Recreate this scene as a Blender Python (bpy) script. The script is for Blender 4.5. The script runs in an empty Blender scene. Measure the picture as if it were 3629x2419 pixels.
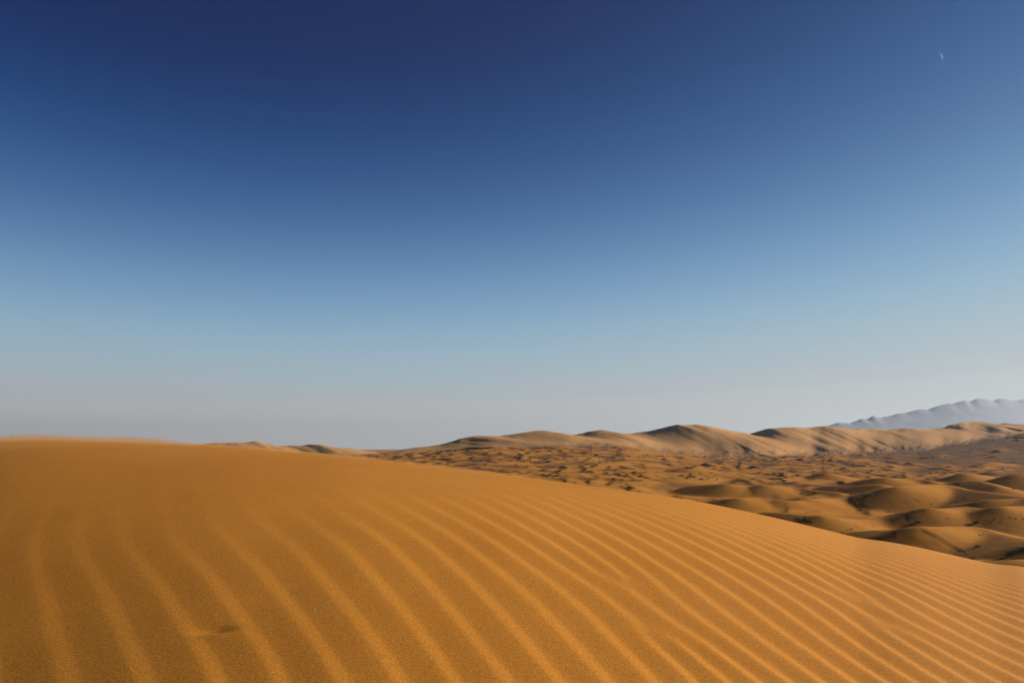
import bpy, math, random
import numpy as np
from mathutils import Vector, Matrix

random.seed(7)
rng = np.random.default_rng(7)
R = math.radians
S = bpy.context.scene
COL = S.collection

# ------------------------------------------------------------------ camera, sky, sun, exposure
EYE = 30.0                                   # eye height over the dune plain, metres
PITCH = math.atan((1590 - 1209.5) / 2900)
cam = bpy.data.cameras.new('camera')
cam.lens = 28.77
cam.sensor_width = 36.0
cam.clip_start = 0.1
cam.clip_end = 200000.0
cam_o = bpy.data.objects.new('camera', cam)
cam_o.location = (0, 0, EYE)
cam_o.rotation_euler = (math.pi / 2 + PITCH, 0, 0)
COL.objects.link(cam_o)
S.camera = cam_o

SUN_AZ, SUN_EL = R(76), R(17)
SUN_DIR = Vector((math.sin(SUN_AZ) * math.cos(SUN_EL), math.cos(SUN_AZ) * math.cos(SUN_EL), math.sin(SUN_EL)))

world = bpy.data.worlds.new('World')
S.world = world
world.use_nodes = True
wn, wl = world.node_tree.nodes, world.node_tree.links
wn.clear()
sky = wn.new('ShaderNodeTexSky')
sky.sky_type = 'NISHITA'
sky.sun_disc = False
sky.sun_elevation = SUN_EL
sky.sun_rotation = SUN_AZ
sky.altitude = 800
sky.air_density = 1.0
sky.dust_density = 0.5
sky.ozone_density = 6.0
bg = wn.new('ShaderNodeBackground')
bg.inputs['Strength'].default_value = 0.1
wo = wn.new('ShaderNodeOutputWorld')
# deep, contrasty desert blue: the brightness of the physical sky picks the colour along a navy - blue - pale grey scale
SKY_SCALE = [(0.000, (0.0003, 0.0026, 0.0163)), (0.072, (0.0005, 0.0044, 0.0272)), (0.082, (0.0005, 0.0044, 0.0272)), (0.092, (0.0005, 0.0064, 0.0367)), (0.104, (0.0018, 0.0148, 0.0576)), (0.116, (0.0060, 0.0252, 0.0780)), (0.130, (0.0129, 0.0391, 0.1004)), (0.146, (0.0228, 0.0566, 0.1231)), (0.164, (0.0355, 0.0767, 0.1445)), (0.184, (0.0501, 0.0978, 0.1625)), (0.208, (0.0670, 0.1192, 0.1765)), (0.236, (0.0845, 0.1372, 0.1839)), (0.268, (0.1010, 0.1493, 0.1841)), (0.304, (0.1160, 0.1551, 0.1788)), (0.344, (0.1299, 0.1567, 0.1714)), (0.390, (0.1446, 0.1580, 0.1661)), (0.440, (0.1610, 0.1641, 0.1685)), (0.570, (0.1674, 0.1624, 0.1634)), (0.840, (0.1803, 0.1673, 0.1634)), (1.000, (0.1893, 0.1757, 0.1716))]
pre = wn.new('ShaderNodeSeparateColor')
wl.new(sky.outputs[0], pre.inputs['Color'])
def wmath(op, a, b):
    x = wn.new('ShaderNodeMath'); x.operation = op
    for s_, v in ((x.inputs[0], a), (x.inputs[1], b)):
        if isinstance(v, (int, float)): s_.default_value = v
        else: wl.new(v, s_)
    return x.outputs[0]


wtc = wn.new('ShaderNodeTexCoord'); wxyz = wn.new('ShaderNodeSeparateXYZ')
wl.new(wtc.outputs['Generated'], wxyz.inputs[0])
# mean brightness at this height over the horizon, evens out the sun side
even = wmath('ADD', wmath('MULTIPLY', wmath('EXPONENT', wmath('MULTIPLY', wmath('ABSOLUTE', wxyz.outputs['Z'], 0), -1 / 0.12), 0), 0.25), 0.04)
val = wmath('MULTIPLY', wmath('POWER', wmath('MULTIPLY', pre.outputs['Red'], 0.1), 0.45), wmath('POWER', even, 0.55))
val = wmath('MULTIPLY', val, 2.0)
ramp = wn.new('ShaderNodeValToRGB')
ramp.color_ramp.interpolation = 'LINEAR'
el = ramp.color_ramp.elements
for k, (p, c) in enumerate(SKY_SCALE):
    e = el[0] if k == 0 else (el[-1] if k == len(SKY_SCALE) - 1 else el.new(p))
    e.position = p
    e.color = (*c, 1)
wl.new(val, ramp.inputs['Fac'])
post = wn.new('ShaderNodeVectorMath'); post.operation = 'SCALE'; post.inputs['Scale'].default_value = 10.0
wl.new(ramp.outputs['Color'], post.inputs[0]); wl.new(post.outputs[0], bg.inputs['Color'])
wl.new(bg.outputs[0], wo.inputs['Surface'])

sun = bpy.data.lights.new('sun', 'SUN')
sun.energy = 5.0
sun.angle = R(0.53)
sun.color = (1.0, 0.91, 0.76)
sun_o = bpy.data.objects.new('sun', sun)
sun_o.rotation_euler = SUN_DIR.to_track_quat('Z', 'Y').to_euler()
sun_o.location = (50, 0, 100)
COL.objects.link(sun_o)

S.view_settings.view_transform = 'Standard'
S.view_settings.look = 'None'
S.view_settings.exposure = 1.6
S.view_settings.gamma = 1.0
S.view_settings.use_curve_mapping = False
S.render.engine = 'CYCLES'
S.cycles.use_denoising = True
S.cycles.max_bounces = 6
S.cycles.volume_bounces = 1
S.cycles.transparent_max_bounces = 8


# ------------------------------------------------------------------ helpers
def px_ray(x, y):
    """pixel of the photograph -> direction (X, Y, Z); camera looks along +Y"""
    x = np.asarray(x, float); y = np.asarray(y, float)
    cx = (x - 1814.5) / 2900; cz = -(y - 1209.5) / 2900
    return cx, math.cos(PITCH) - cz * math.sin(PITCH), cz * math.cos(PITCH) + math.sin(PITCH)


def px_az_tan(x, y):
    X, Y, Z = px_ray(x, y)
    return np.arctan2(X, Y), Z / np.hypot(X, Y)


def smooth(e0, e1, v):
    t = np.clip((v - e0) / (e1 - e0), 0, 1)
    return t * t * (3 - 2 * t)


class Noise2:
    """tileable value-gradient noise on a random lattice"""
    def __init__(self, seed, n=256):
        r = np.random.default_rng(seed)
        a = r.uniform(0, 2 * np.pi, (n, n))
        self.gx, self.gy, self.n = np.cos(a), np.sin(a), n

    def __call__(self, x, y):
        xi = np.floor(x).astype(int); yi = np.floor(y).astype(int)
        fx = x - xi; fy = y - yi
        n = self.n
        u = fx * fx * fx * (fx * (fx * 6 - 15) + 10); v = fy * fy * fy * (fy * (fy * 6 - 15) + 10)
        def g(i, j):
            a = (xi + i) % n; b = (yi + j) % n
            return self.gx[a, b] * (fx - i) + self.gy[a, b] * (fy - j)
        return ((g(0, 0) * (1 - u) + g(1, 0) * u) * (1 - v) + (g(0, 1) * (1 - u) + g(1, 1) * u) * v) * 1.5

    def fbm(self, x, y, o=4, gain=0.5):
        s = 0; a = 1.0
        for k in range(o):
            s = s + a * self(x * 2 ** k + 17.3 * k, y * 2 ** k - 9.1 * k)
            a *= gain
        return s


def grid_mesh(name, X, Y, Z, mat, kind='structure', label=None, parent=None, wrap=False):
    """height sheet on a (na, nr) lattice as ONE mesh object"""
    na, nr = X.shape
    co = np.stack([X, Y, Z], -1).reshape(-1, 3).astype(np.float32)
    i = np.arange(na if wrap else na - 1)[:, None]; j = np.arange(nr - 1)[None, :]
    i2 = (i + 1) % na
    f = np.stack([i * nr + j, i * nr + j + 1, i2 * nr + j + 1, i2 * nr + j], -1).reshape(-1, 4).astype(np.int32)
    me = bpy.data.meshes.new(name)
    me.vertices.add(len(co)); me.vertices.foreach_set('co', co.ravel())
    me.loops.add(f.size); me.loops.foreach_set('vertex_index', f.ravel())
    me.polygons.add(len(f))
    me.polygons.foreach_set('loop_start', np.arange(0, f.size, 4, dtype=np.int32))
    me.polygons.foreach_set('use_smooth', np.ones(len(f), bool))
    me.update(calc_edges=True)
    me.validate()
    if me.polygons[len(f) // 2].normal.z < 0:
        me.flip_normals()
    me.materials.append(mat)
    o = bpy.data.objects.new(name, me)
    COL.objects.link(o)
    if kind: o['kind'] = kind
    if label: o['label'] = label
    if parent: o.parent = parent
    return o


def add_attr(o, name, arr):
    at = o.data.attributes.new(name, 'FLOAT', 'POINT')
    at.data.foreach_set('value', np.asarray(arr, np.float32).ravel())


def mesh_obj(name, verts, faces, mat, parent=None, sm=False):
    me = bpy.data.meshes.new(name)
    me.from_pydata([tuple(v) for v in verts], [], [tuple(f) for f in faces])
    me.update()
    if sm:
        me.polygons.foreach_set('use_smooth', [True] * len(me.polygons))
    me.materials.append(mat)
    o = bpy.data.objects.new(name, me)
    COL.objects.link(o)
    if parent: o.parent = parent
    return o


# ------------------------------------------------------------------ materials
def sand_material(name, base, dark, spec=None, grain=None, gravel=None, patch=(0.03, 0.12)):
    """sand: base/dark mixed by broad noise, optional fine grain speckle + bump, optional gravel attribute"""
    m = bpy.data.materials.new(name); m.use_nodes = True
    n, l = m.node_tree.nodes, m.node_tree.links
    b = n['Principled BSDF']
    b.inputs['Roughness'].default_value = 0.85
    b.inputs['Specular IOR Level'].default_value = 0.04 if spec is None else spec
    geo = n.new('ShaderNodeNewGeometry')
    def noise(scale, detail, rough=0.55):
        t = n.new('ShaderNodeTexNoise'); t.inputs['Scale'].default_value = scale
        t.inputs['Detail'].default_value = detail; t.inputs['Roughness'].default_value = rough
        l.new(geo.outputs['Position'], t.inputs['Vector']); return t
    def mix(fac, a, bb, kind='MIX'):
        x = n.new('ShaderNodeMix'); x.data_type = 'RGBA'; x.blend_type = kind
        if isinstance(fac, float): x.inputs['Factor'].default_value = fac
        else: l.new(fac, x.inputs['Factor'])
        for s, v in ((x.inputs[6], a), (x.inputs[7], bb)):
            if isinstance(v, tuple): s.default_value = (*v, 1)
            else: l.new(v, s)
        return x.outputs[2]
    def ramp(src, a, bb):
        r = n.new('ShaderNodeMapRange'); r.inputs['From Min'].default_value = a; r.inputs['From Max'].default_value = bb
        l.new(src, r.inputs['Value']); return r.outputs['Result']
    c = mix(ramp(noise(patch[0], 3).outputs['Fac'], 0.3, 0.7), base, dark)
    c2 = mix(ramp(noise(patch[1], 4).outputs['Fac'], 0.3, 0.7), c, dark)
    c = mix(0.35, c, c2)
    if gravel:
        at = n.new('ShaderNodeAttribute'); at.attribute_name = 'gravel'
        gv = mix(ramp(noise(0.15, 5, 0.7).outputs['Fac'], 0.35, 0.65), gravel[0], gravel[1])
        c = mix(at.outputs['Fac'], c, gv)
    if grain:
        s1, s2, amt, bump = grain
        a1 = ramp(noise(s1, 2, 0.6).outputs['Fac'], 0.25, 0.75)
        a2 = ramp(noise(s2, 2, 0.6).outputs['Fac'], 0.25, 0.75)
        g = n.new('ShaderNodeMath'); g.operation = 'ADD'
        l.new(a1, g.inputs[0]); l.new(a2, g.inputs[1])
        mr = n.new('ShaderNodeMapRange'); mr.inputs['From Max'].default_value = 2.0
        mr.inputs['To Min'].default_value = 1 - amt; mr.inputs['To Max'].default_value = 1 + amt
        l.new(g.outputs[0], mr.inputs['Value'])
        hv = n.new('ShaderNodeCombineColor')
        for k in range(3): l.new(mr.outputs['Result'], hv.inputs[k])
        c = mix(1.0, c, hv.outputs['Color'], 'MULTIPLY')
        bp = n.new('ShaderNodeBump'); bp.inputs['Strength'].default_value = bump; bp.inputs['Distance'].default_value = 0.004 * 100 / max(s1, 1)
        l.new(g.outputs[0], bp.inputs['Height']); l.new(bp.outputs['Normal'], b.inputs['Normal'])
    l.new(c, b.inputs['Base Color'])
    return m


def plain_material(name, col, rough=0.9):
    m = bpy.data.materials.new(name); m.use_nodes = True
    n, l = m.node_tree.nodes, m.node_tree.links
    b = n['Principled BSDF']
    b.inputs['Roughness'].default_value = rough
    b.inputs['Specular IOR Level'].default_value = 0.1
    t = n.new('ShaderNodeTexNoise'); t.inputs['Scale'].default_value = 6.0
    x = n.new('ShaderNodeMix'); x.data_type = 'RGBA'
    x.inputs[6].default_value = (*[v * 0.7 for v in col], 1); x.inputs[7].default_value = (*[v * 1.3 for v in col], 1)
    tc = n.new('ShaderNodeTexCoord')
    l.new(tc.outputs['Object'], t.inputs['Vector']); l.new(t.outputs['Fac'], x.inputs['Factor'])
    l.new(x.outputs[2], b.inputs['Base Color'])
    return m


def volume_material(name, col, density, aniso=0.0):
    m = bpy.data.materials.new(name); m.use_nodes = True
    n, l = m.node_tree.nodes, m.node_tree.links
    n.clear()
    v = n.new('ShaderNodeVolumePrincipled')
    v.inputs['Color'].default_value = (*col, 1)
    v.inputs['Density'].default_value = density
    v.inputs['Anisotropy'].default_value = aniso
    o = n.new('ShaderNodeOutputMaterial')
    l.new(v.outputs[0], o.inputs['Volume'])
    return m


M_FG = sand_material('foreground_sand', (0.2920, 0.1225, 0.0175), (0.2500, 0.0990, 0.0130), grain=(150.0, 400.0, 0.55, 0.12), patch=(0.4, 2.0))
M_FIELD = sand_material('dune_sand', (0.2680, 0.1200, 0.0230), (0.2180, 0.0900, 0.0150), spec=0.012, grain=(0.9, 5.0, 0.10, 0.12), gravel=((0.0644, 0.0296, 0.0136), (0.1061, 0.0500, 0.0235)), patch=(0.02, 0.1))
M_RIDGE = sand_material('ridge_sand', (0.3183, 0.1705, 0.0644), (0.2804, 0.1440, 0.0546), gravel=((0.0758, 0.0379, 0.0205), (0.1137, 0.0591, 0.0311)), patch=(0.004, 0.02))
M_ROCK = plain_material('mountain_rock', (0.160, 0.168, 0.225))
M_TRACK = M_FIELD
M_LEAF = plain_material('shrub_foliage', (0.045, 0.042, 0.022))
M_TWIG = plain_material('shrub_twig', (0.09, 0.065, 0.04))
M_GRAIN = plain_material('pale_quartz', (0.68, 0.66, 0.58), 0.4)
M_HAZE = volume_material('air_haze', (0.30, 0.37, 0.45), 2.8e-5, 0.4)
M_DUST = volume_material('blown_sand', (0.42, 0.23, 0.075), 0.40, 0.2)

# ------------------------------------------------------------------ foreground dune
FH, FP, FQ = 1.0, -0.16, 0.26                # eye over the sand, slope of the sand under the camera
SIL = np.array([(0, 1556), (340, 1565), (680, 1580), (1000, 1600), (1340, 1634), (1560, 1655), (1800, 1686), (2000, 1710), (2200, 1735),
                (2350, 1756), (2500, 1781), (2650, 1812), (2800, 1846), (2940, 1880), (3040, 1905), (3150, 1919), (3250, 1937), (3370, 1965),
                (3500, 1994), (3560, 2001), (3629, 2005)], float)
SA, ST = px_az_tan(SIL[:, 0], SIL[:, 1])
_at = np.linspace(-math.pi, math.pi, 7201)
_d = np.interp(_at, [R(-180), R(-110), R(-60), R(-45), R(-32), R(-20), R(-10), R(0), R(180)], [0, 0, -.13, -.125, -.092, -.042, -.012, 0, 0])
_d = np.convolve(np.pad(_d, 100, 'edge'), np.hanning(201) / np.hanning(201).sum(), 'valid')


def fg_A(az):
    """slope of the sand leaving the camera's foot: a tilted dome that rolls off to the left"""
    return FP * np.sin(az) + FQ * np.cos(az) + np.interp(az, _at, _d)


SR = 2 * FH / (fg_A(SA) - ST)
_a = np.concatenate([[-math.pi, -1.6, -0.9], SA, [0.75, 1.2, math.pi]])
_r = np.concatenate([[12.0, 11.0, SR[0]], SR, [SR[-1], 9.0, 12.0]])


_r0 = np.interp(_at, _a, _r)


def _hann(v, n):
    w_ = np.hanning(n) / np.hanning(n).sum()
    return np.convolve(np.pad(v, n // 2, 'edge'), w_, 'valid')


# no creases between the traced points; gentler on the smooth left part of the crest
_k = smooth(R(2), R(14), _at)
_rt = _hann(_hann(_r0, 161), 81) * (1 - _k) + _hann(_r0, 43) * _k


def fg_R(az):
    return np.interp(az, _at, _rt)


def fg_base(az, r):
    A = fg_A(az) - np.interp(az, _at, _d) * (1 - smooth(0, 1.3, r))
    C = FH / fg_R(az) ** 2
    r1 = (A + 0.5) / (2 * C)                 # from here on a straight slip slope
    z = A * r - FH - C * r * r
    z1 = A * r1 - FH - C * r1 * r1 - 0.5 * (r - r1)
    return np.where(r > r1, z1, z) + EYE


RIP = np.array([(96,2091,0),(96,2206,0),(134,2302,0),(161,2378,0),(333,2061,1),(344,2137,1),(367,2206,1),(390,2263,1),(421,2332,1),(470,2401,1),(543,2064,2),(574,2130,2),(612,2198,2),(658,2263,2),(708,2328,2),(761,2401,2),(536,1919,3),(612,1984,3),(688,2038,3),(746,2107,3),(796,2175,3),(842,2237,3),(891,2294,3),(911,2332,3),(957,2382,3),(784,1919,4),(834,1976,4),(891,2042,4),(911,2072,4),(965,2137,4),(1015,2206,4),(1053,2267,4),(1099,2332,4),(1149,2397,4),(984,1923,5),(1034,1980,5),(1084,2042,5),(1130,2099,5),(1183,2164,5),(1225,2225,5),(1275,2286,5),(1325,2348,5),(1370,2401,5),(1160,1915,6),(1217,1976,6),(1263,2034,6),(1321,2095,6),(1370,2160,6),(1424,2217,6),(1474,2286,6),(1520,2355,6),(1562,2409,6),(1340,1923,7),(1416,2003,7),(1447,2053,7),(1512,2114,7),(1543,2168,7),(1588,2229,7),(1646,2294,7),(1696,2355,7),(1734,2401,7),(1577,2026,8),(1638,2087,8),(1696,2145,8),(1742,2206,8),(1791,2252,8),(1819,2294,8),(1857,2340,8),(1907,2393,8),(1608,1934,9),(1684,1996,9),(1742,2042,9),(1791,2091,9),(1838,2145,9),(1884,2187,9),(1926,2233,9),(1972,2275,9),(2018,2325,9),(2068,2367,9),(2117,2409,9),(1800,1988,10),(1850,2022,10),(1903,2064,10),(1953,2110,10),(1999,2152,10),(2045,2191,10),(2098,2233,10),(2156,2282,10),(2221,2336,10),(2278,2390,10),(1823,1911,11),(1876,1946,11),(1934,1992,11),(1984,2026,11),(2037,2068,11),(2083,2114,11),(2137,2156,11),(2182,2191,11),(2240,2237,11),(2290,2275,11),(2343,2313,11),(2397,2351,11),(2443,2386,11),(1922,1911,12),(1972,1946,12),(2030,1988,12),(2091,2030,12),(2144,2076,12),(2186,2114,12),(2037,1923,13),(2087,1961,13),(2144,2011,13),(2202,2053,13),(2259,2087,13),(2313,2130,13),(2366,2172,13),(2420,2217,13),(2469,2260,13),(2519,2305,13),(2565,2348,13),(2611,2386,13),(2125,1931,14),(2182,1969,14),(2232,2007,14),(2293,2045,14),(2343,2080,14),(2397,2122,14),(2443,2160,14),(2488,2198,14),(2546,2240,14),(2596,2282,14),(2642,2321,14),(2691,2359,14),(2171,1908,15),(2240,1950,15),(2297,1988,15),(2355,2026,15),(2412,2061,15),(2469,2099,15),(2527,2141,15),(2584,2183,15),(2642,2229,15),(2695,2267,15),(2759,2311,15),(2818,2354,15),(2878,2397,15),(2259,1908,16),(2336,1954,16),(2397,1988,16),(2469,2034,16),(2527,2068,16),(2596,2110,16),(2649,2149,16),(2699,2183,16),(2771,2240,16),(2830,2283,16),(2890,2322,16),(2945,2362,16),(3008,2409,16),(2336,1908,17),(2412,1946,17),(2488,1992,17),(2565,2038,17),(2642,2084,17),(2699,2122,17),(2759,2161,17),(2818,2204,17),(2886,2251,17),(2953,2295,17),(3016,2338,17),(3075,2374,17),(3126,2413,17),(2412,1908,18),(2508,1954,18),(2584,1999,18),(2661,2042,18),(2700,2068,18),(2779,2117,18),(2858,2168,18),(2917,2212,18),(2976,2251,18),(3036,2291,18),(3095,2330,18),(3154,2374,18),(3209,2413,18),(2488,1908,19),(2584,1954,19),(2653,1984,19),(2700,2015,19),(2779,2058,19),(2858,2109,19),(2937,2157,19),(3016,2208,19),(3095,2255,19),(3154,2299,19),(3213,2342,19),(3272,2382,19),(2700,1979,20),(2779,2022,20),(2858,2066,20),(2937,2113,20),(3016,2168,20),(3095,2216,20),(3174,2263,20),(3253,2311,20),(3332,2358,20),(2700,1943,21),(2779,1983,21),(2858,2026,21),(2937,2070,21),(3016,2121,21),(3095,2172,21),(3174,2216,21),(3253,2263,21)], float)
_pa, _pt = px_az_tan(RIP[:, 0], RIP[:, 1])
_A = fg_A(_pa)
_RR = fg_R(_pa)
_b = _A - _pt
_pr = _RR ** 2 / (2 * FH) * (_b - np.sqrt(np.maximum(_b * _b - 4 * FH * FH / _RR ** 2, 0)))
PXY = np.stack([_pr * np.sin(_pa), _pr * np.cos(_pa)], -1)


def tps_fit(P, v, lam):
    d = np.linalg.norm(P[:, None] - P[None], axis=-1)
    K = np.where(d > 0, d * d * np.log(np.maximum(d, 1e-9)), 0) + lam * np.eye(len(P))
    Q = np.c_[np.ones(len(P)), P]
    M = np.block([[K, Q], [Q.T, np.zeros((3, 3))]])
    s = np.linalg.solve(M, np.concatenate([v, np.zeros(3)]))
    return s[:len(P)], s[len(P):]


PW, PC = tps_fit(PXY, RIP[:, 2], 0.35)


def ripple_phase(x, y):
    out = PC[0] + PC[1] * x + PC[2] * y
    for (px, py), w in zip(PXY, PW):
        d2 = (x - px) ** 2 + (y - py) ** 2 + 1e-9
        out += w * 0.5 * d2 * np.log(d2)
    return out


n1, n2, n3 = Noise2(1), Noise2(2), Noise2(3)


def ripple_profile(ph):
    f = ph - np.floor(ph)
    # long gentle rise, short fall to the right of the crest, crest at f = 0
    up = 0.66
    t = np.where(f > 1 - up, (f - (1 - up)) / up, 1 - f / (1 - up))
    return t * t * (3 - 2 * t) * 0.65 + t * 0.35


def _fg_xy(px, py):
    a_, t_ = px_az_tan(px, py)
    A_ = float(fg_A(a_)); R_ = float(fg_R(a_)); b_ = A_ - t_
    r_ = R_ ** 2 / 2 / FH * (b_ - math.sqrt(max(b_ * b_ - 4 * FH * FH / R_ ** 2, 0)))
    return r_ * math.sin(a_), r_ * math.cos(a_)


FORKS = []
for q0, q1 in (((2354, 2245), (2190, 2050)), ((3180, 2230), (3020, 2110))):
    FORKS += [(_fg_xy(*q0), 1.0), (_fg_xy(*q1), -1.0)]


def fg_height(az, r):
    x, y = r * np.sin(az), r * np.cos(az)
    z = fg_base(az, r)
    rr = np.minimum(r, 15.0)
    xs, ys = rr * np.sin(az), rr * np.cos(az)
    ph = ripple_phase(xs, ys) + 0.07 * n1.fbm(xs * 0.9, ys * 0.6, 3)
    soft = np.ones_like(xs)
    for (qx, qy), sg in FORKS:                       # places where a ripple forks or ends
        ph = ph + sg * np.arctan2(ys - qy, xs - qx) / (2 * np.pi)
        soft = soft * (1 - 0.8 * np.exp(-((xs - qx) ** 2 + (ys - qy) ** 2) / 0.09 ** 2))
    rel = r / fg_R(az)
    f0 = np.interp(az, [R(-30), R(-15), 0, R(15), R(30)], [.26, .33, .47, .56, .60])
    amp = 0.0061 * (1 - 0.90 * smooth(0, 1, (rel - f0) / (0.20 + 0.5 * np.maximum(f0 - .3, 0)))) * (0.40 + 0.52 * smooth(-1.4, 0.8, xs) - 0.18 * smooth(1.2, 4.0, xs))
    amp = amp * np.clip(0.85 + 0.25 * n2.fbm(xs * 0.7 + 5, ys * 0.5, 3), 0.3, 1.4)
    amp = amp * soft * (1 - smooth(12, 15, r)) * smooth(0.3, 0.8, r)
    z = z + amp * (ripple_profile(ph) - 0.5)
    z = z + 0.0014 * n3.fbm(xs * 1.3, ys * 1.3, 3)
    # the small scooped dent low on the left
    da, dt = px_az_tan(765, 2231)
    A = float(fg_A(da)); RR = float(fg_R(da)); b = A - dt
    dr = RR ** 2 / 2 / FH * (b - math.sqrt(b * b - 4 * FH * FH / RR ** 2))
    dx, dy = dr * math.sin(da), dr * math.cos(da)
    u, v = x - dx, y - dy - 0.12 * (x - dx)
    z = z - 0.006 * np.exp(-(u / 0.045) ** 2 - (v / 0.022) ** 2) + 0.0025 * np.exp(-(u / 0.05) ** 2 - ((v + 0.035) / 0.02) ** 2)
    return z


azf = np.concatenate([np.linspace(-math.pi, R(-60), 40, endpoint=False), np.linspace(R(-60), R(-36), 60, endpoint=False),
                      np.linspace(R(-36), R(36), 1030, endpoint=False), np.linspace(R(36), R(60), 60, endpoint=False),
                      np.linspace(R(60), math.pi, 40, endpoint=False)])
rf = np.concatenate([np.geomspace(0.15, 1.35, 16, endpoint=False), np.geomspace(1.35, 14.0, 520, endpoint=False), np.geomspace(14.0, 125.0, 60)])
AZ, RR_ = np.meshgrid(azf, rf, indexing='ij')
fgZ = fg_height(AZ, RR_)
fg = grid_mesh('sand_dune', RR_ * np.sin(AZ), RR_ * np.cos(AZ), fgZ, M_FG, label='large rippled orange sand dune filling the foreground', wrap=True)


def fg_hit(px, py):
    """where the ray of a pixel meets the foreground sand"""
    az, t = px_az_tan(px, py)
    r = np.geomspace(1.2, 14, 4000)
    z = fg_height(np.full_like(r, az), r)
    k = np.argmax(z >= EYE + t * r)
    return Vector((r[k] * math.sin(az), r[k] * math.cos(az), z[k]))


# ------------------------------------------------------------------ dune field
CRESTS = [
    # (x px, y px, distance m) along each crest
    [(3400, 1990, 214), (3461, 1983, 210), (3520, 1979, 204), (3580, 1975, 196), (3629, 1972, 188), (3700, 1966, 178)],
    [(2880, 1893, 290), (2962, 1878, 284), (3050, 1870, 274), (3150, 1863, 264), (3225, 1857, 250), (3290, 1852, 254), (3349, 1850, 264),
     (3420, 1853, 274), (3489, 1864, 274), (3560, 1876, 258), (3629, 1889, 236), (3700, 1900, 220)],
    [(2700, 1803, 340), (2790, 1804, 332), (2842, 1810, 320), (2900, 1813, 306), (2962, 1824, 312), (3070, 1829, 326), (3150, 1820, 338),
     (3215, 1806, 340), (3260, 1792, 336), (3303, 1786, 332), (3340, 1787, 344), (3395, 1784, 356), (3443, 1787, 358), (3491, 1788, 348),
     (3540, 1783, 336), (3588, 1778, 350), (3629, 1783, 352), (3720, 1790, 360)],
    [(3380, 1777, 420), (3420, 1774, 410), (3480, 1768, 400), (3540, 1765, 402), (3580, 1764, 405), (3629, 1767, 410), (3700, 1772, 418)],
    [(2680, 1772, 450), (2780, 1762, 436), (2850, 1753, 430), (2900, 1756, 438), (2962, 1755, 456), (3024, 1746, 466), (3086, 1731, 468),
     (3163, 1719, 458), (3194, 1711, 462), (3241, 1706, 474), (3287, 1705, 486), (3349, 1708, 498), (3383, 1714, 492), (3427, 1723, 478),
     (3489, 1729, 460), (3551, 1736, 440), (3594, 1742, 424), (3660, 1750, 405)],
    [(2440, 1716, 560), (2500, 1712, 555), (2574, 1707, 545), (2658, 1715, 558), (2690, 1711, 545), (2740, 1712, 552), (2800, 1718, 568), (2842, 1721, 560),
     (2902, 1732, 545), (2976, 1737, 535)],
    [(2440, 1772, 420), (2518, 1769, 424), (2574, 1761, 416), (2619, 1758, 410), (2664, 1760, 420), (2708, 1764, 424), (2770, 1767, 418), (2833, 1769, 424)],
    [(2540, 1712, 850), (2583, 1706, 840), (2649, 1696, 825), (2723, 1690, 790), (2753, 1689, 780), (2819, 1693, 810), (2870, 1680, 800), (2904, 1670, 780),
     (2930, 1668, 775), (2955, 1670, 790), (2980, 1679, 805), (3040, 1690, 820)],
    [(3320, 1690, 800), (3360, 1685, 785), (3395, 1678, 768), (3411, 1672, 765), (3440, 1674, 775), (3475, 1678, 790), (3510, 1684, 805)],
    [(3340, 1712, 610), (3363, 1707, 603), (3411, 1699, 594), (3443, 1698, 590), (3475, 1699, 582), (3500, 1707, 572), (3535, 1716, 560)],
    [(3510, 1697, 700), (3550, 1686, 684), (3588, 1679, 676), (3629, 1673, 684), (3700, 1668, 700)],
    [(3030, 1700, 640), (3059, 1694, 632), (3100, 1690, 622), (3140, 1687, 620), (3199, 1690, 635), (3260, 1692, 640), (3300, 1697, 630)],
    [(2900, 1722, 600), (2950, 1716, 592), (3000, 1718, 588), (3060, 1713, 580), (3130, 1711, 575)],
    [(2050, 1712, 700), (2150, 1705, 690), (2250, 1700, 680), (2330, 1692, 670), (2420, 1690, 680), (2500, 1697, 690)],
    [(2280, 1672, 900), (2340, 1664, 880), (2420, 1656, 870), (2480, 1657, 880), (2560, 1668, 900)],
]


def spline(pts, n):
    p = np.array(pts, float)
    s = np.concatenate([[0], np.cumsum(np.linalg.norm(np.diff(p[:, :2] * [1, 2], axis=0), axis=1))])
    t = np.linspace(0, s[-1], n)
    out = np.stack([np.interp(t, s, p[:, k]) for k in range(p.shape[1])], -1)
    k = np.array([1, 4, 6, 4, 1]) / 16.0                 # soften the corners
    for _ in range(2):
        q = np.pad(out, ((2, 2), (0, 0)), 'edge')
        q[:2] = 2 * out[0] - out[2:0:-1]; q[-2:] = 2 * out[-1] - out[-2:-4:-1]
        out = sum(k[m] * q[m:m + n] for m in range(5))
    return out


nb, nc, nd = Noise2(11), Noise2(12), Noise2(13)


FOOT = [(1100, 1640), (1340, 1618), (1500, 1605), (1700, 1588), (1850, 1586), (2000, 1580), (2200, 1582), (2350, 1605), (2500, 1618), (2700, 1618), (2900, 1614), (3100, 1604),
        (3250, 1594), (3400, 1570), (3500, 1552), (3629, 1536), (3900, 1530)]
CREST_D = [(1100, 1980), (1340, 2010), (1700, 2060), (2000, 2100), (2250, 2130), (2500, 2170), (2750, 2230), (3000, 2330), (3300, 2480), (3629, 2720), (3900, 2900)]
DEPTH = 250.0
_fa, _ft = px_az_tan(*np.array(FOOT, float).T)
_ca = px_az_tan(np.array(CREST_D, float)[:, 0], 1590.0)[0]


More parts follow.
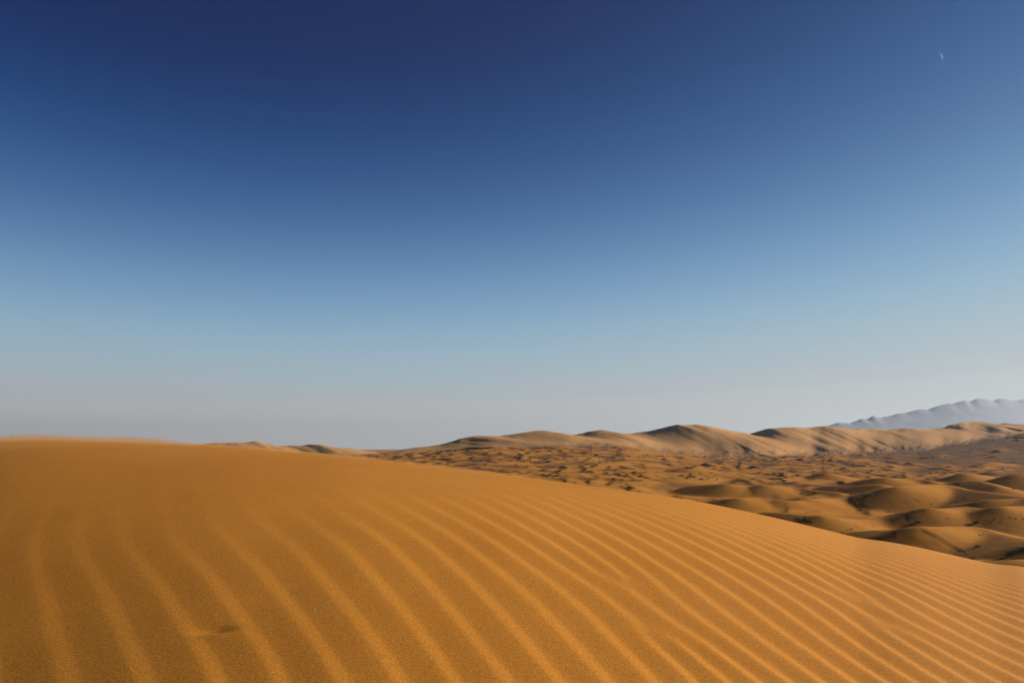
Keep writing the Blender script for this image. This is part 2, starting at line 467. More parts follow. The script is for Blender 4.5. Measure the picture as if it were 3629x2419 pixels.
def plain_height(x, y):
    r = np.hypot(x, y); az = np.arctan2(x, y)
    z = 1.2 * nb.fbm(x / 90, y / 90, 3) * smooth(120, 300, r) + 0.25 * nc.fbm(x / 14, y / 14, 3)
    # the plain climbs towards the foot of the ridge; at the right it is a gravel bank
    Df = np.interp(az, _ca, np.array(CREST_D, float)[:, 1]) - DEPTH
    zf = EYE + np.interp(az, _fa, _ft) * Df
    bank = smooth(R(19), R(33), az) * smooth(0.42, 0.75, r / Df)
    t = np.clip((r - 450) / (Df - 450), 0, 1.4)
    ex = 1.25 + 1.2 * smooth(R(17), R(33), az)
    z = z + zf * np.where(t > 1, 1 + 0.0 * t, t ** ex)
    return z * (1 + 0 * bank) + bank * 1.5 * nb.fbm(x / 45, y / 45, 3), bank


azd = np.concatenate([np.linspace(R(-75), R(-15), 60, endpoint=False), np.linspace(R(-15), R(34.5), 720, endpoint=False), np.linspace(R(34.5), R(75), 60)])
rd = np.concatenate([np.geomspace(60, 190, 16, endpoint=False), np.geomspace(190, 900, 430, endpoint=False), np.geomspace(900, 2600, 250, endpoint=False),
                     np.geomspace(2600, 30000, 50)])
DA, DR = np.meshgrid(azd, rd, indexing='ij')
DX, DY = DR * np.sin(DA), DR * np.cos(DA)
base, bank = plain_height(DX, DY)
K = 1.8                                                  # soft union of all dunes, 1/m
acc = np.ones_like(base)                                 # exp(K * (h - base)) with the plain itself as 0


def add_cones(P, zc, sl, srr, sf, sb, rho, reach):
    """P (n,2) crest points, zc their heights; slopes to the left, right, front, back"""
    rr = np.hypot(P[:, 0], P[:, 1]); aa = np.arctan2(P[:, 0], P[:, 1])
    r0, r1 = rr.min() - reach, rr.max() + reach
    da = reach / max(rr.min(), 1)
    i0, i1 = np.searchsorted(azd, aa.min() - da), np.searchsorted(azd, aa.max() + da)
    j0, j1 = np.searchsorted(rd, r0), np.searchsorted(rd, r1)
    if i1 <= i0 or j1 <= j0: return
    x, y, b0 = DX[i0:i1, j0:j1], DY[i0:i1, j0:j1], base[i0:i1, j0:j1]
    best = np.zeros_like(x)
    kk = K
    for (px, py), z in zip(P, zc):
        dx, dy = x - px, y - py
        d = np.sqrt(dx * dx + dy * dy + rho * rho)
        wx, wy = dx / d, dy / d
        s = np.where(wx < 0, sl, srr) * wx * wx + np.where(wy < 0, sf, sb) * wy * wy
        h = z - s * (d - rho) - b0
        best += np.exp(np.clip(kk * h, -30, 60))
    n = max(1.0, len(P) * 0.25)
    acc[i0:i1, j0:j1] += best / n


for c in CRESTS:
    p = spline(c, max(30, len(c) * 5))
    az, t = px_az_tan(p[:, 0], p[:, 1])
    zc = EYE + t * p[:, 2]
    P = np.stack([p[:, 2] * np.sin(az), p[:, 2] * np.cos(az)], -1)
    add_cones(P, zc, 0.30, 0.28, 0.32, 0.42, 0.8, 75)

HAND = [(np.array(c)[:, 0].min(), np.array(c)[:, 0].max(), np.array(c)[:, 2].min(), np.array(c)[:, 2].max()) for c in CRESTS]
for k in range(3800):
    r = math.exp(rng.uniform(math.log(420), math.log(2800)))
    a = rng.uniform(R(-18), R(40))
    if r < 700 and a > R(9): continue
    x, y = r * math.sin(a), r * math.cos(a)
    if plain_height(np.array([x]), np.array([y]))[1][0] > 0.3 and rng.random() < 0.85: continue
    H = rng.uniform(0.8, 3.6) * (1 + 0.4 * smooth(700, 1800, r)); L = rng.uniform(6, 34)
    if rng.random() < .12: H, L = H * 1.5, rng.uniform(40, 85)
    th = rng.normal(R(70), R(35)); bend = rng.uniform(-0.4, 0.6)
    n = 9
    u = np.linspace(-1, 1, n)
    cx = x + L * u * math.cos(th) - bend * L * u * u * math.sin(th)
    cy = y + L * u * math.sin(th) + bend * L * u * u * math.cos(th)
    bz = plain_height(cx, cy)[0]
    zc = bz + H * (1 - 0.75 * u * u)
    add_cones(np.stack([cx, cy], -1), zc, rng.uniform(0.4, 0.68), rng.uniform(0.14, 0.28), rng.uniform(0.18, 0.3), rng.uniform(0.2, 0.4), 0.5, 40 + L)

for k in range(170):                                     # small secondary dunes between the large near ones
    r = math.exp(rng.uniform(math.log(225), math.log(700))); a = rng.uniform(R(8), R(34))
    x, y = r * math.sin(a), r * math.cos(a)
    H = rng.uniform(0.5, 1.9); L = rng.uniform(6, 22); th = rng.normal(R(65), R(30)); bend = rng.uniform(-0.3, 0.5)
    u = np.linspace(-1, 1, 9)
    cx = x + L * u * math.cos(th) - bend * L * u * u * math.sin(th); cy = y + L * u * math.sin(th) + bend * L * u * u * math.cos(th)
    zc = plain_height(cx, cy)[0] + H * (1 - 0.75 * u * u)
    add_cones(np.stack([cx, cy], -1), zc, rng.uniform(0.35, 0.6), rng.uniform(0.12, 0.2), rng.uniform(0.15, 0.25), rng.uniform(0.2, 0.35), 0.4, 25 + L)

over = np.log(acc) / K
fz = base + over + 0.05 * nd.fbm(DX / 4, DY / 4, 2)
# one light blur softens the joins between dunes
for _ in range(1):
    q = np.pad(fz, 1, 'edge')
    fz = (q[1:-1, 1:-1] * 4 + q[:-2, 1:-1] + q[2:, 1:-1] + q[1:-1, :-2] + q[1:-1, 2:]) / 8
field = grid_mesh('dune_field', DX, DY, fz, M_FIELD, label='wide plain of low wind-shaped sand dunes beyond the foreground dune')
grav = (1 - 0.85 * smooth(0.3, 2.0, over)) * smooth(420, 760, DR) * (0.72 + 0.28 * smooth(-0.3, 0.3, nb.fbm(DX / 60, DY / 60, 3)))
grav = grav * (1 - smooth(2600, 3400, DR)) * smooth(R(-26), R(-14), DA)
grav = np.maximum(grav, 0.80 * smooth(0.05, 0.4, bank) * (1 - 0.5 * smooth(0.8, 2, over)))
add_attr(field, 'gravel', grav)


def field_hit(px, py, rmin=150.0):
    """where the ray of a pixel meets the dune field"""
    az, t = px_az_tan(px, py)
    i = int(np.clip(np.searchsorted(azd, az), 1, len(azd) - 1))
    w = (az - azd[i - 1]) / (azd[i] - azd[i - 1])
    z = fz[i - 1] * (1 - w) + fz[i] * w
    ok = (z >= EYE + t * rd) & (rd > rmin)
    if not ok.any(): return None
    k = int(np.argmax(ok))
    g0, g1 = z[k - 1] - EYE - t * rd[k - 1], z[k] - EYE - t * rd[k]
    q = np.clip(-g0 / (g1 - g0 + 1e-12), 0, 1)
    r = rd[k - 1] + q * (rd[k] - rd[k - 1])
    return Vector((r * math.sin(az), r * math.cos(az), EYE + t * r))


def field_z(x, y):
    az, r = math.atan2(x, y), math.hypot(x, y)
    i = int(np.clip(np.searchsorted(azd, az), 1, len(azd) - 1)); j = int(np.clip(np.searchsorted(rd, r), 1, len(rd) - 1))
    u = (az - azd[i - 1]) / (azd[i] - azd[i - 1]); v = (r - rd[j - 1]) / (rd[j] - rd[j - 1])
    return float((fz[i - 1, j - 1] * (1 - u) + fz[i, j - 1] * u) * (1 - v) + (fz[i - 1, j] * (1 - u) + fz[i, j] * u) * v)


# ------------------------------------------------------------------ far ridges
def ridge(name, crest, foot, cd, depth, seed, mat, label, az0, az1, na, spur=1.0, flute=1.0, back=0.45):
    """crest, foot: (x px, y px) lines; cd: (x px, crest distance m); depth: foot to crest, metres"""
    ca, ct = px_az_tan(*np.array(crest, float).T)
    fa, ft = px_az_tan(*np.array(foot, float).T)
    da, _ = px_az_tan(np.array(cd, float)[:, 0], 1590.0)
    az = np.linspace(az0, az1, na)
    T = np.interp(az, ca, ct); F = np.interp(az, fa, ft)
    D = np.interp(az, da, np.array(cd, float)[:, 1])
    D = np.convolve(np.pad(D, 20, 'edge'), np.ones(41) / 41, 'valid')
    F = np.convolve(np.pad(F, 8, 'edge'), np.ones(17) / 17, 'valid')
    nz = Noise2(seed)
    s = az * D                                            # metres along the ridge
    t = np.concatenate([np.linspace(-0.35, 0, 10, endpoint=False), np.linspace(0, 1, 70, endpoint=False), np.linspace(1, 3.0, 30)])
    A, TT = np.meshgrid(az, t, indexing='ij')
    Sg = np.repeat(s[:, None], len(t), 1)
    Dc = (D + spur * 38 * nz.fbm(s / 260, s * 0 + 0.3, 2))[:, None]
    Df = (D - depth + spur * 26 * nz.fbm(s / 120 + 7, s * 0 + 2.7, 2) - spur * 0.3 * depth * nz(s / 420 + 3, s * 0 + 5.1))[:, None]
    Ts = np.convolve(np.pad(T, 1, 'edge'), np.ones(3) / 3, 'valid')
    Tw = np.convolve(np.pad(T, 30, 'edge'), np.hanning(61) / np.hanning(61).sum(), 'valid')
    sh = A - np.clip(1 - TT, 0, 1.35) * depth * 0.8 / D[:, None]       # crest shapes run slanting down the face
    w = np.clip(TT, 0, 1) ** 2
    zc = EYE + (np.interp(sh, az, Ts) * w + np.interp(sh, az, Tw) * (1 - w) + 0.0007 * spur * nz.fbm(Sg / 70 + 3, TT * 1.1, 3) * w) * Dc; zf = (EYE + F * Df[:, 0])[:, None]
    tt = np.clip(TT, 0, 1)
    prof = np.where(TT < 0, TT * 0.2 - 0.8 * TT * TT, np.where(TT > 1, 1 - (TT - 1) * back - 0.35 * (TT - 1) ** 2, 0.30 * tt * tt * (3 - 2 * tt) + 0.70 * tt))
    r = Df + TT * (Dc - Df)
    # flutes: gullies slanting down to the right across the face
    m = np.clip(TT, 0, 1) * np.clip(1.0 - TT, 0, 1) * 4
    fl = nz.fbm((Sg + TT * depth * 0.75) / 34, TT * 0.9 + 2, 2) + 0.8 * nz.fbm((Sg + TT * depth * 0.9) / 85, TT * 0.7 + 9, 2)
    r = r + flute * 6.5 * (0.6 + 0.8 * nz.fbm(Sg / 300 + 4, TT * 0 + .7, 2)) * fl * np.minimum(m * 1.5, 1)
    dip = 1 + 0.0 * TT
    z = zf + (zc - zf) * prof * dip
    # small hummocks near the foot
    z = z + 1.2 * nz.fbm(Sg / 22, TT * 9, 2) * smooth(0.45, 0.0, TT) * (TT < 0.5)
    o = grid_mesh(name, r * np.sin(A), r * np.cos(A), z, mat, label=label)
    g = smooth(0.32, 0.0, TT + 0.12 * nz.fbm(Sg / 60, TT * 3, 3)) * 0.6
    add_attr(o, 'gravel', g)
    return dict(az=az, t=t, r=r, z=z)


def crop(ox, oy, s, pts):
    return [(ox + s * x, oy + s * y) for x, y in pts]


SIL_L = crop(1300, 1400, .51, [(-40, 425), (70, 405), (160, 393), (240, 380), (340, 363), (420, 355), (550, 330), (650, 302), (720, 286), (780, 280), (830, 283), (910, 285), (980, 275),
                               (1090, 260), (1170, 248), (1240, 245), (1300, 258), (1390, 280), (1450, 272), (1540, 250), (1640, 242), (1700, 255), (1740, 268), (1850, 264),
                               (1960, 248), (2050, 230), (2100, 215)])
SIL_R = crop(2400, 1350, .5223, [(0, 293), (60, 297), (130, 293), (200, 303), (300, 325), (370, 338), (440, 350), (490, 357), (560, 335), (620, 320), (680, 318), (740, 312), (800, 314), (870, 318), (960, 305), (1000, 304),
                                 (1100, 315), (1200, 328), (1330, 322), (1420, 330), (1560, 318), (1680, 325), (1800, 318), (1850, 295), (1920, 283), (1980, 276), (2050, 275),
                                 (2100, 285), (2170, 292), (2210, 284), (2280, 292), (2352, 288), (2500, 280), (2800, 300)])
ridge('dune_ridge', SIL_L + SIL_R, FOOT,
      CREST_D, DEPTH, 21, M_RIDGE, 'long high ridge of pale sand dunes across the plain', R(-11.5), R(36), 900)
SIL_F = crop(600, 1380, .51, [(-400, 420), (0, 405), (150, 388), (300, 370), (400, 369), (480, 370), (530, 365), (590, 358), (660, 365), (700, 378), (740, 392), (800, 392), (850, 387),
                              (920, 388), (980, 379), (1050, 382), (1130, 395), (1180, 405), (1250, 408), (1300, 415), (1340, 415), (1400, 428), (1440, 440), (1600, 455)])
ridge('distant_dunes', SIL_F, [(300, 1650), (1500, 1650)], [(300, 3200), (1500, 3000)], 260, 33, M_RIDGE,
      'low brown dunes on the horizon behind the crest of the foreground dune', R(-33), R(-6), 320, spur=1.0, flute=0.8)

# ------------------------------------------------------------------ mountains far away at the right
SIL_M = crop(2400, 1350, .5223, [(850, 345), (940, 322), (1030, 300), (1090, 280), (1130, 282), (1170, 285), (1210, 272), (1250, 253), (1290, 258), (1330, 233), (1380, 247), (1420, 240),
                                 (1490, 222), (1560, 212), (1590, 203), (1650, 190), (1700, 192), (1760, 170), (1820, 155), (1880, 150), (1930, 135), (1950, 130), (1980, 138),
                                 (2030, 120), (2090, 119), (2140, 132), (2180, 120), (2230, 120), (2290, 133), (2353, 122), (2500, 118), (2700, 150), (3000, 210), (3400, 300)])
ma, mt = px_az_tan(*np.array(SIL_M).T)
az = np.linspace(ma.min(), ma.max(), 700)
nm = Noise2(55)
T = np.convolve(np.pad(np.interp(az, ma, mt), 7, 'edge'), np.hanning(15) / np.hanning(15).sum(), 'valid') + 0.00025 * nm.fbm(az * 140, az * 0 + 1, 3)
Tw = np.convolve(np.pad(T, 110, 'edge'), np.hanning(221) / np.hanning(221).sum(), 'valid')
t = np.concatenate([np.linspace(0, 1, 60, endpoint=False), np.linspace(1, 2, 14)])
A, TT = np.meshgrid(az, t, indexing='ij')
MD = (7500.0 / np.cos(az + R(23)))[:, None]          # the range runs away to the right
Rm = MD + (TT - 1) * 2600
wm = np.clip(TT, 0, 1) ** 9
sh = A - np.clip(1 - TT, 0, 1) * 0.03
zc = EYE + (np.interp(sh, az, T) * wm + np.interp(sh, az, Tw) * (1 - wm)) * MD
prof = np.where(TT <= 1, TT, np.clip(2 - TT, 0, 1))
Zm = zc * prof + 9 * nm.fbm(Rm * np.sin(A) / 700, Rm * np.cos(A) / 700, 4) * (np.clip(TT, 0, 1) * np.clip(1 - TT, 0, 1) * 4) ** .7
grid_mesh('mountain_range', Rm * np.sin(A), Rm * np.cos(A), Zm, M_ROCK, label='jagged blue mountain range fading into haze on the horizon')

# ------------------------------------------------------------------ tyre tracks pressed into the dunes (pieces of the dune field)
def cpt(c, pts):
    ox, oy, s = {'7': (2900, 1700, .3098), '8': (2500, 1620, .2975), '1': (3340, 1820, .1275), '2': (2950, 1730, .1657), '4': (3250, 1660, .1611)}[c]
    return [(ox + s * x, oy + s * y) for x, y in pts]


TRACKS = [
    (cpt('2', [(355, 170), (470, 330), (580, 465)]), 1.0, 1.5), (cpt('2', [(415, 160), (530, 330), (640, 460)]), 1.0, 1.5),
    (cpt('2', [(610, 300), (650, 350), (700, 410)]), .7, 1.2), (cpt('2', [(655, 285), (690, 340), (730, 410)]), .7, 1.2), (cpt('2', [(730, 330), (800, 420), (870, 460)]), .5, .8),
    (cpt('2', [(350, 210), (370, 400)]), .6, .9), (cpt('2', [(385, 240), (430, 420)]), .6, .9),
    (cpt('8', [(770, 545), (830, 605)]), .6, .9), (cpt('8', [(830, 560), (870, 620)]), .6, .9), (cpt('8', [(880, 560), (920, 630)]), .6, .9),
    (cpt('8', [(920, 565), (960, 625)]), .6, .9), (cpt('8', [(945, 560), (995, 630)]), .6, .9),
    (cpt('8', [(1075, 710), (1130, 740)]), .5, .9), (cpt('8', [(1180, 690), (1210, 760)]), .5, .9), (cpt('8', [(1250, 740), (1290, 795)]), .5, .9), (cpt('8', [(1225, 740), (1265, 790)]), .5, .9),
    (cpt('8', [(505, 345), (600, 445)]), .6, .8), (cpt('8', [(540, 345), (625, 440)]), .6, .8),
    (cpt('8', [(1870, 755), (1935, 835)]), .5, .8), (cpt('8', [(1940, 760), (2030, 840)]), .5, .9), (cpt('8', [(1990, 760), (2090, 830)]), .5, .9),
    (cpt('7', [(1300, 305), (1480, 430)]), .5, .9), (cpt('7', [(1335, 305), (1515, 430)]), .5, .9),
    (cpt('7', [(1090, 200), (1160, 270)]), .5, .8), (cpt('7', [(1125, 200), (1172, 265)]), .5, .8),
    (cpt('7', [(2200, 275), (2360, 350)]), .6, .9), (cpt('7', [(2235, 275), (2360, 330)]), .6, .9),
    (cpt('7', [(1160, 550), (1400, 690), (1640, 820)]), .4, .7), (cpt('7', [(1230, 565), (1450, 690), (1700, 832)]), .4, .7),
    (cpt('4', [(880, 290), (960, 370)]), .6, 1.1), (cpt('4', [(850, 320), (910, 365)]), .6, 1.0),
    (cpt('4', [(1000, 630), (1040, 680)]), .4, .8), (cpt('4', [(1050, 625), (1090, 650)]), .4, .8), (cpt('4', [(700, 620), (740, 660)]), .4, .8),
]


def track(px, w, dep):
    p = np.array(px, float)
    s = np.concatenate([[0], np.cumsum(np.linalg.norm(np.diff(p, axis=0), axis=1))])
    n = max(6, int(s[-1] / 2.5))
    tt = np.linspace(0, s[-1], n)
    hits = [field_hit(np.interp(v, s, p[:, 0]), np.interp(v, s, p[:, 1])) for v in tt]
    hits = [h for h in hits if h is not None]
    # keep one stretch that lies on one face
    keep = [hits[0]]
    for h in hits[1:]:
        if (h.xy - keep[-1].xy).length < 25: keep.append(h)
    if len(keep) < 3: return
    V, Fc = [], []
    prof = [(-1.0, -.03), (-.6, .10), (-.2, -.01), (.2, -.01), (.6, .10), (1.0, -.03)]
    for k, h in enumerate(keep):
        d = (keep[min(k + 1, len(keep) - 1)] - keep[max(k - 1, 0)]).xy
        if d.length < 1e-6: d = Vector((0, 1))
        d.normalize(); nx, ny = d.y, -d.x
        e = min(1.0, k / 2, (len(keep) - 1 - k) / 2)
        jit = random.uniform(.75, 1.25)
        for u, v in prof:
            x, y = h.x + nx * u * w * .5, h.y + ny * u * w * .5
            V.append((x, y, field_z(x, y) + 0.008 + v * (.5 if dep >= .6 else .10) * dep * e * jit))
    m = len(prof)
    for k in range(len(keep) - 1):
        for j in range(m - 1):
            a = k * m + j
            Fc.append((a, a + 1, a + m + 1, a + m))
    o = mesh_obj('tyre_track', V, Fc, M_TRACK, field, True)
    o.data.update()
    if o.data.polygons[0].normal.z < 0: o.data.flip_normals()


for a in TRACKS: track(*a)

# ------------------------------------------------------------------ shrubs
def shrub_meshes(seed, w, h):
    """foliage (leaf sprays through a dome) and branch meshes of one desert shrub"""
    r = random.Random(seed)
    V, F, BV, BF = [], [], [], []
    for k in range(16):
        a = r.uniform(0, 6.283); lean = r.uniform(0.15, 1.0)
        tip = Vector((math.cos(a) * w * .5 * lean, math.sin(a) * w * .5 * lean, h * r.uniform(.55, 1.0) * (1.1 - .5 * lean)))
        mid = tip * 0.5 + Vector((0, 0, h * .12))
        root = Vector((math.cos(a) * .05, math.sin(a) * .05, -0.12))
        o = len(BV)
        for p, rad in ((root, .03), (mid, .02), (tip, .008)):
            for q in range(3):
                BV.append(p + Vector((math.cos(q * 2.09) * rad, math.sin(q * 2.09) * rad, 0)))
        for s in range(2):
            for q in range(3):
                BF.append((o + s * 3 + q, o + s * 3 + (q + 1) % 3, o + s * 3 + 3 + (q + 1) % 3, o + s * 3 + 3 + q))
        for m in range(14):
            c = root.lerp(mid, r.random()) if m < 3 else mid.lerp(tip, r.uniform(0, 1.1))
            c = c + Vector((r.gauss(0, w * .07), r.gauss(0, w * .07), r.gauss(0, h * .06)))
            c.z = max(c.z, 0.02)
            s = r.uniform(.06, .13) * w
            d = Vector((r.gauss(0, 1), r.gauss(0, 1), r.gauss(0, .8))).normalized()
            e = d.cross(Vector((0, 0, 1)) if abs(d.z) < .9 else Vector((1, 0, 0))).normalized()
            o2 = len(V)
            V += [c - d * s, c + e * s * .45, c + d * s, c - e * s * .45]
            F.append((o2, o2 + 1, o2 + 2, o2 + 3))
    def me(n, v, f, mt):
        x = bpy.data.meshes.new(n); x.from_pydata([tuple(p) for p in v], [], f); x.update(); x.materials.append(mt); return x
    return me('foliage', V, F, M_LEAF), me('branch', BV, BF, M_TWIG)


PROTO = [shrub_meshes(s, w, h) for s, w, h in ((1, 1.6, .95), (2, 2.2, .8), (3, 1.2, 1.1))]
FAR = []
for fo, br in PROTO:                                     # one small mesh for shrubs too far to show parts
    FAR.append(fo)


def shrub(loc, kind, size, label, group, parts=True, flat=1.0):
    fo, br = PROTO[kind]
    if parts:
        t = bpy.data.objects.new('desert_shrub', None); t.empty_display_size = 0.5
        COL.objects.link(t)
        for nm_, me_ in (('foliage', fo), ('branch', br)):
            c = bpy.data.objects.new(nm_, me_); c.parent = t; COL.objects.link(c)
    else:
        t = bpy.data.objects.new('desert_shrub', FAR[kind]); COL.objects.link(t)
    t.location = loc
    t.rotation_euler = (0, 0, random.uniform(0, 6.28))
    size = size * (.52 if parts else .5)
    t.scale = (size, size, size * flat)
    t['label'] = label; t['category'] = 'shrub'
    if group: t['group'] = group


NEAR = [  # pixel, kind, size, label
    ((3465, 1938), 1, 1.35, 'widest dark shrub clump spreading on the lit slope of the nearest rounded dune'),
    ((3472, 1896), 0, .75, 'small dark shrub above the wide clump, where the nearest dune turns into shade'),
    ((3484, 1893), 2, .5, 'tiny pale brown shrub just right of the small shrub high on the nearest dune'),
    ((3402, 1966), 2, .6, 'small single shrub left of the pair low on the nearest dune'),
    ((3419, 1966), 0, .6, 'left shrub of the close pair low on the nearest rounded dune'),
    ((3425, 1964), 2, .75, 'right shrub of the close pair low on the nearest rounded dune'),
    ((3446, 1980), 1, .95, 'dark shrub with a long shadow at the foot of the nearest dune'),
    ((3451, 1953), 2, .4, 'tiny shrub under the wide clump on the nearest dune'),
    ((3379, 1973), 0, .55, 'small shrub half hidden right behind the edge of the rippled foreground sand'),
    ((3549, 1979), 2, .7, 'small round shrub on the low crest beside the dark streaked slip face'),
    ((3622, 1949), 1, 1.8, 'big black shrub at the right edge on the shaded dune'),
    ((3459, 1853), 1, 1.9, 'large black wedge shaped shrub peeking over the crest of the nearest dune'),
    ((3259, 1850), 1, 1.7, 'big black shrub in the dark hollow behind the nearest rounded dune'),
    ((3050, 1808), 1, 1.3, 'dark shrub at the foot of the bold parallel tyre tracks'),
    ((3001, 1816), 2, .6, 'tiny shrub left of the bold tyre tracks on the shaded dune foot'),
    ((3149, 1813), 0, 1.1, 'lone pale topped shrub in the flat saddle right of the bold tyre tracks'),
    ((3106, 1797), 0, .7, 'small dark shrub on the slope above the flat saddle'),
    ((3360, 1836), 2, .7, 'small shrub at the bottom end of the paired tracks behind the nearest dune'),
    ((3300, 1785), 1, .9, 'dark shrub on top of the middle dune at the shadow edge of the big dune'),
    ((3326, 1786), 0, .6, 'small shrub just right of the one on top of the middle dune'),
    ((3211, 1771), 2, .6, 'tiny shrub alone on the lit face of the big broad dune'),
    ((3468, 1750), 0, .8, 'left shrub of two on the shaded right flank of the big broad dune'),
    ((3494, 1748), 0, .8, 'right shrub of two on the shaded right flank of the big broad dune'),
    ((3481, 1789), 0, .8, 'single dark shrub on the crest of the middle dune at right'),
    ((3593, 1733), 1, 1.4, 'black shrub at the right end of the big broad dune crest'),
    ((3019, 1874), 1, .75, 'dark shrub on the gully edge near the foreground sand'),
    ((3000, 1878), 0, .6, 'shrub left of the dark one on the gully edge near the foreground sand'),
    ((2985, 1886), 1, .9, 'grey brown scrubby shrub in the gully touching the foreground sand edge'),
    ((2841, 1749), 1, 1.5, 'dark low shrub below the groove on the small lit dune'),
    ((2884, 1748), 1, 1.7, 'dark wide shrub right of the groove on the small lit dune'),
    ((2818, 1726), 2, .8, 'small shrub at the top of the groove on the small lit dune'),
    ((2788, 1731), 0, .7, 'small slanting shrub on the lit face of the small dune left of the groove'),
    ((2833, 1768), 0, 1.1, 'pale sided shrub on the dune edge above the fan of tracks'),
    ((2705, 1764), 1, .8, 'dark thin shrub on the low crest left of the fan of tracks'),
    ((3022, 1691), 1, 1.2, 'dark slanting shrub on the far lit dune shoulder'),
]
for (x, y), kd, sz, lb in NEAR:
    h = field_hit(x, y)
    if h is not None: shrub(h - Vector((0, 0, .05)), kd, sz, lb, None)

ORD = ['first', 'second', 'third', 'fourth', 'fifth', 'sixth', 'seventh', 'eighth', 'ninth', 'tenth']
ROWS = [
    ([(3368, 1778), (3394, 1773), (3422, 1771), (3462, 1769)], 0, .6, '%s shrub from the left in the row at the foot of the shaded big dune', 'shrubs at the foot of the shaded big dune'),
    ([(3470, 1841), (3495, 1843), (3515, 1848), (3527, 1838), (3551, 1836), (3547, 1847), (3580, 1834), (3600, 1837), (3625, 1838), (3505, 1851)], 1, .5,
     '%s shrub from the left along the shaded hollow behind the nearest dune crest', 'shrubs in the hollow behind the nearest dune crest'),
]
for ptsr, kd, sz, lb, gp in ROWS:
    for k, (x, y) in enumerate(sorted(ptsr)):
        h = field_hit(x, y)
        if h is not None: shrub(h - Vector((0, 0, .05)), kd, sz * random.uniform(.7, 1.3), lb % ORD[k], gp)

n_far = 0
MID = [(2656, 1676), (2704, 1657), (2662, 1664), (2708, 1635), (2894, 1650), (2870, 1672), (2884, 1671), (3009, 1670), (2790, 1680), (2810, 1678), (2822, 1676), (3040, 1668),
       (2960, 1667), (3090, 1670), (2830, 1640), (2850, 1641), (3420, 1648), (3160, 1657), (3552, 1662), (3475, 1675), (3415, 1657), (2540, 1700), (2500, 1640), (2216, 1690),
       (3590, 1640), (3380, 1610), (3350, 1618), (3620, 1600), (2690, 1636), (2735, 1641), (3270, 1660), (3120, 1640), (3330, 1655)]
for x, y in MID:
    h = field_hit(x, y)
    if h is not None:
        shrub(h - Vector((0, 0, .1)), random.randrange(3), h.xy.length / 1000 * random.uniform(1.6, 3.2), 'small dark shrub dotted among the low dunes of the far plain', 'shrubs among the low dunes of the plain', parts=False)
for k in range(1500):
    if n_far >= 150: break
    if random.random() < .6:
        x = random.uniform(2280, 3629); yb = np.interp(x, [p[0] for p in FOOT], [p[1] for p in FOOT])
        y = yb + random.gauss(2, 9)
    else:
        x = random.uniform(1800, 2700); y = random.uniform(1590, 1640)
    h = field_hit(x, y)
    if h is None or h.xy.length > 2600: continue
    shrub(h - Vector((0, 0, .1)), random.randrange(3), random.uniform(1.6, 4.5), 'tiny dark shrub scattered over the gravel at the foot of the far sand ridge',
          'shrubs at the foot of the far ridge', parts=False)
    n_far += 1

# ------------------------------------------------------------------ pale grains glinting on the foreground sand
def grain(px, size, label, group=None):
    p = fg_hit(*px)
    r = random.Random(int(px[0]))
    V = [Vector((0, 0, 1)), Vector((0, 0, -.7))] + [Vector((math.cos(a) * r.uniform(.7, 1.1), math.sin(a) * r.uniform(.6, 1), r.uniform(-.3, .3))) for a in [k * 1.0472 for k in range(6)]]
    F = [(0, 2 + k, 2 + (k + 1) % 6) for k in range(6)] + [(1, 2 + (k + 1) % 6, 2 + k) for k in range(6)]
    o = mesh_obj('quartz_grain', [v * size for v in V], F, M_GRAIN)
    o.location = p + Vector((0, 0, size * .5)); o.rotation_euler = (r.uniform(0, .5), r.uniform(0, .5), r.uniform(0, 6))
    o['label'] = label; o['category'] = 'grain'
    if group: o['group'] = group


grain((1115, 2160), .0021, 'largest white quartz grain lying between two ripples left of centre')
for px, where in [((241, 1918), 'high at the left of the foreground dune, above all ripples'), ((337, 2136), 'on the second faint ripple from the left edge'),
                  ((356, 2238), 'just left of the scooped dent, on a faint ripple'), ((1276, 1943), 'on the smooth sand above the ripples left of centre'),
                  ((1141, 2091), 'just above the largest white grain'), ((1873, 2282), 'low at the centre, in a dark trough'),
                  ((2728, 2087), 'on a ripple crest right of centre'), ((2825, 1967), 'near the edge towards the low dunes, right of centre'),
                  ((3480, 2322), 'low at the right, nearest the right edge'), ((3342, 2321), 'low at the right, left of the grain nearest the edge'),
                  ((735, 1834), 'on smooth sand under the crest at left'), ((175, 2343), 'in the lower left corner')]:
    grain(px, .0011, 'tiny pale quartz grain ' + where, 'quartz grains on the foreground dune')

# ------------------------------------------------------------------ crescent moon: the sunlit lune of a ball, seen through the blue air
mx, my = 3318, 207
X, Y, Z = px_ray(mx, my)
md = Vector((float(X), float(Y), float(Z))).normalized()
MR = 60000 * math.tan(R(0.35))
c0 = cam_o.location + md * 60000
zax = Vector((math.sin(R(88)) * math.cos(R(47)), math.cos(R(88)) * math.cos(R(47)), math.sin(R(47)))); side = zax.cross(-md).normalized(); up = side.cross(zax)
V, F = [], []
nu, nv = 24, 16
for i in range(nu + 1):                                   # from limb (seen) to terminator, pole to pole about 'side'
    for j in range(nv + 1):
        la = math.pi * (i / nu - .5)
        th0 = math.atan2((-md).dot(up), (-md).dot(zax))
        a0, a1 = th0 - math.pi / 2 if th0 > 0 else th0 + math.pi / 2, math.pi / 2 if th0 > 0 else -math.pi / 2
        th = a0 + (a1 - a0) * j / nv
        V.append((side * math.sin(la) + (zax * math.cos(th) + up * math.sin(th)) * math.cos(la)) * MR)
for i in range(nu):
    for j in range(nv):
        a = i * (nv + 1) + j
        F.append((a, a + 1, a + nv + 2, a + nv + 1))
mm = bpy.data.materials.new('moonlit_rock'); mm.use_nodes = True
n, l = mm.node_tree.nodes, mm.node_tree.links; n.clear()
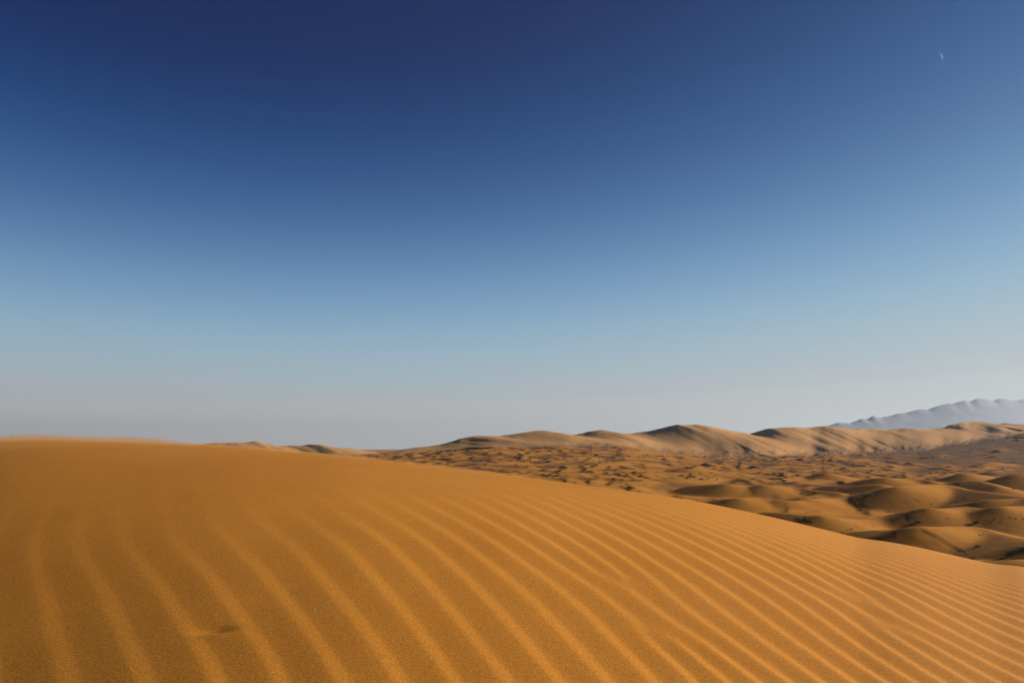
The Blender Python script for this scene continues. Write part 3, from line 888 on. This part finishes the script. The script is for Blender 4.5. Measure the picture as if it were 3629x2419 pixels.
df = n.new('ShaderNodeBsdfDiffuse'); df.inputs['Color'].default_value = (0.10, 0.10, 0.095, 1)
tr = n.new('ShaderNodeBsdfTransparent'); ad = n.new('ShaderNodeAddShader'); mo = n.new('ShaderNodeOutputMaterial')
l.new(df.outputs[0], ad.inputs[0]); l.new(tr.outputs[0], ad.inputs[1]); l.new(ad.outputs[0], mo.inputs['Surface'])
moon = mesh_obj('moon', V, F, mm, None, True)
moon.location = c0
if (moon.data.polygons[nv * nu // 2].normal).dot(Vector(moon.data.polygons[nv * nu // 2].center)) < 0: moon.data.flip_normals()
moon['label'] = 'thin pale crescent moon in the blue sky above the mountains'; moon['category'] = 'moon'

# ------------------------------------------------------------------ sand blown over the crest of the foreground dune
def blown(hgt, lo, hi, a0, a1):
    aa = np.linspace(R(a0), R(a1), 160); q = np.linspace(0, 1, 40)
    A, Q = np.meshgrid(aa, q, indexing='ij')
    rr = fg_R(A) * (lo + (hi - lo) * Q)
    e = smooth(0, .25, Q) * smooth(1, .75, Q) * smooth(R(a0), R(a0 + 3), A) * smooth(R(a1), R(a1 - 9), A)
    zb = fg_base(A, rr)
    th = hgt * (0.75 + 0.5 * n1.fbm(rr * np.sin(A) * 1.2, rr * np.cos(A) * 1.2, 3)) * e
    na, nr = A.shape
    top = np.stack([rr * np.sin(A), rr * np.cos(A), zb + np.maximum(th, 0)], -1).reshape(-1, 3)
    bot = np.stack([rr * np.sin(A), rr * np.cos(A), zb - 0.03 - 0 * A], -1).reshape(-1, 3)
    V = np.concatenate([top, bot]).tolist(); N = na * nr; F = []
    for i in range(na - 1):
        for j in range(nr - 1):
            a = i * nr + j
            F.append((a, a + nr, a + nr + 1, a + 1)); F.append((N + a, N + a + 1, N + a + nr + 1, N + a + nr))
    for i in range(na - 1):
        for j in (0, nr - 1):
            a = i * nr + j
            F.append((a, N + a, N + a + nr, a + nr) if j else (a, a + nr, N + a + nr, N + a))
    for j in range(nr - 1):
        for i in (0, na - 1):
            a = i * nr + j
            F.append((a, a + 1, N + a + 1, N + a) if not i else (a, N + a, N + a + 1, a + 1))
    o = mesh_obj('blowing_sand', V, F, M_DUST, None, True)
    o['kind'] = 'stuff'; o['label'] = 'thin veil of sand blowing over the crest of the foreground dune'


blown(0.024, .5, 1.35, -36, 6)
blown(0.07, .62, 1.5, -36, -17)

# ------------------------------------------------------------------ haze
HB = 31500.0
V = [(x, y, z) for z in (-40.0, 960.0) for y in (-HB, HB) for x in (-HB, HB)]
F = [(0, 2, 3, 1), (4, 5, 7, 6), (0, 1, 5, 4), (2, 6, 7, 3), (0, 4, 6, 2), (1, 3, 7, 5)]
hz = mesh_obj('haze', V, F, M_HAZE)
hz['kind'] = 'stuff'
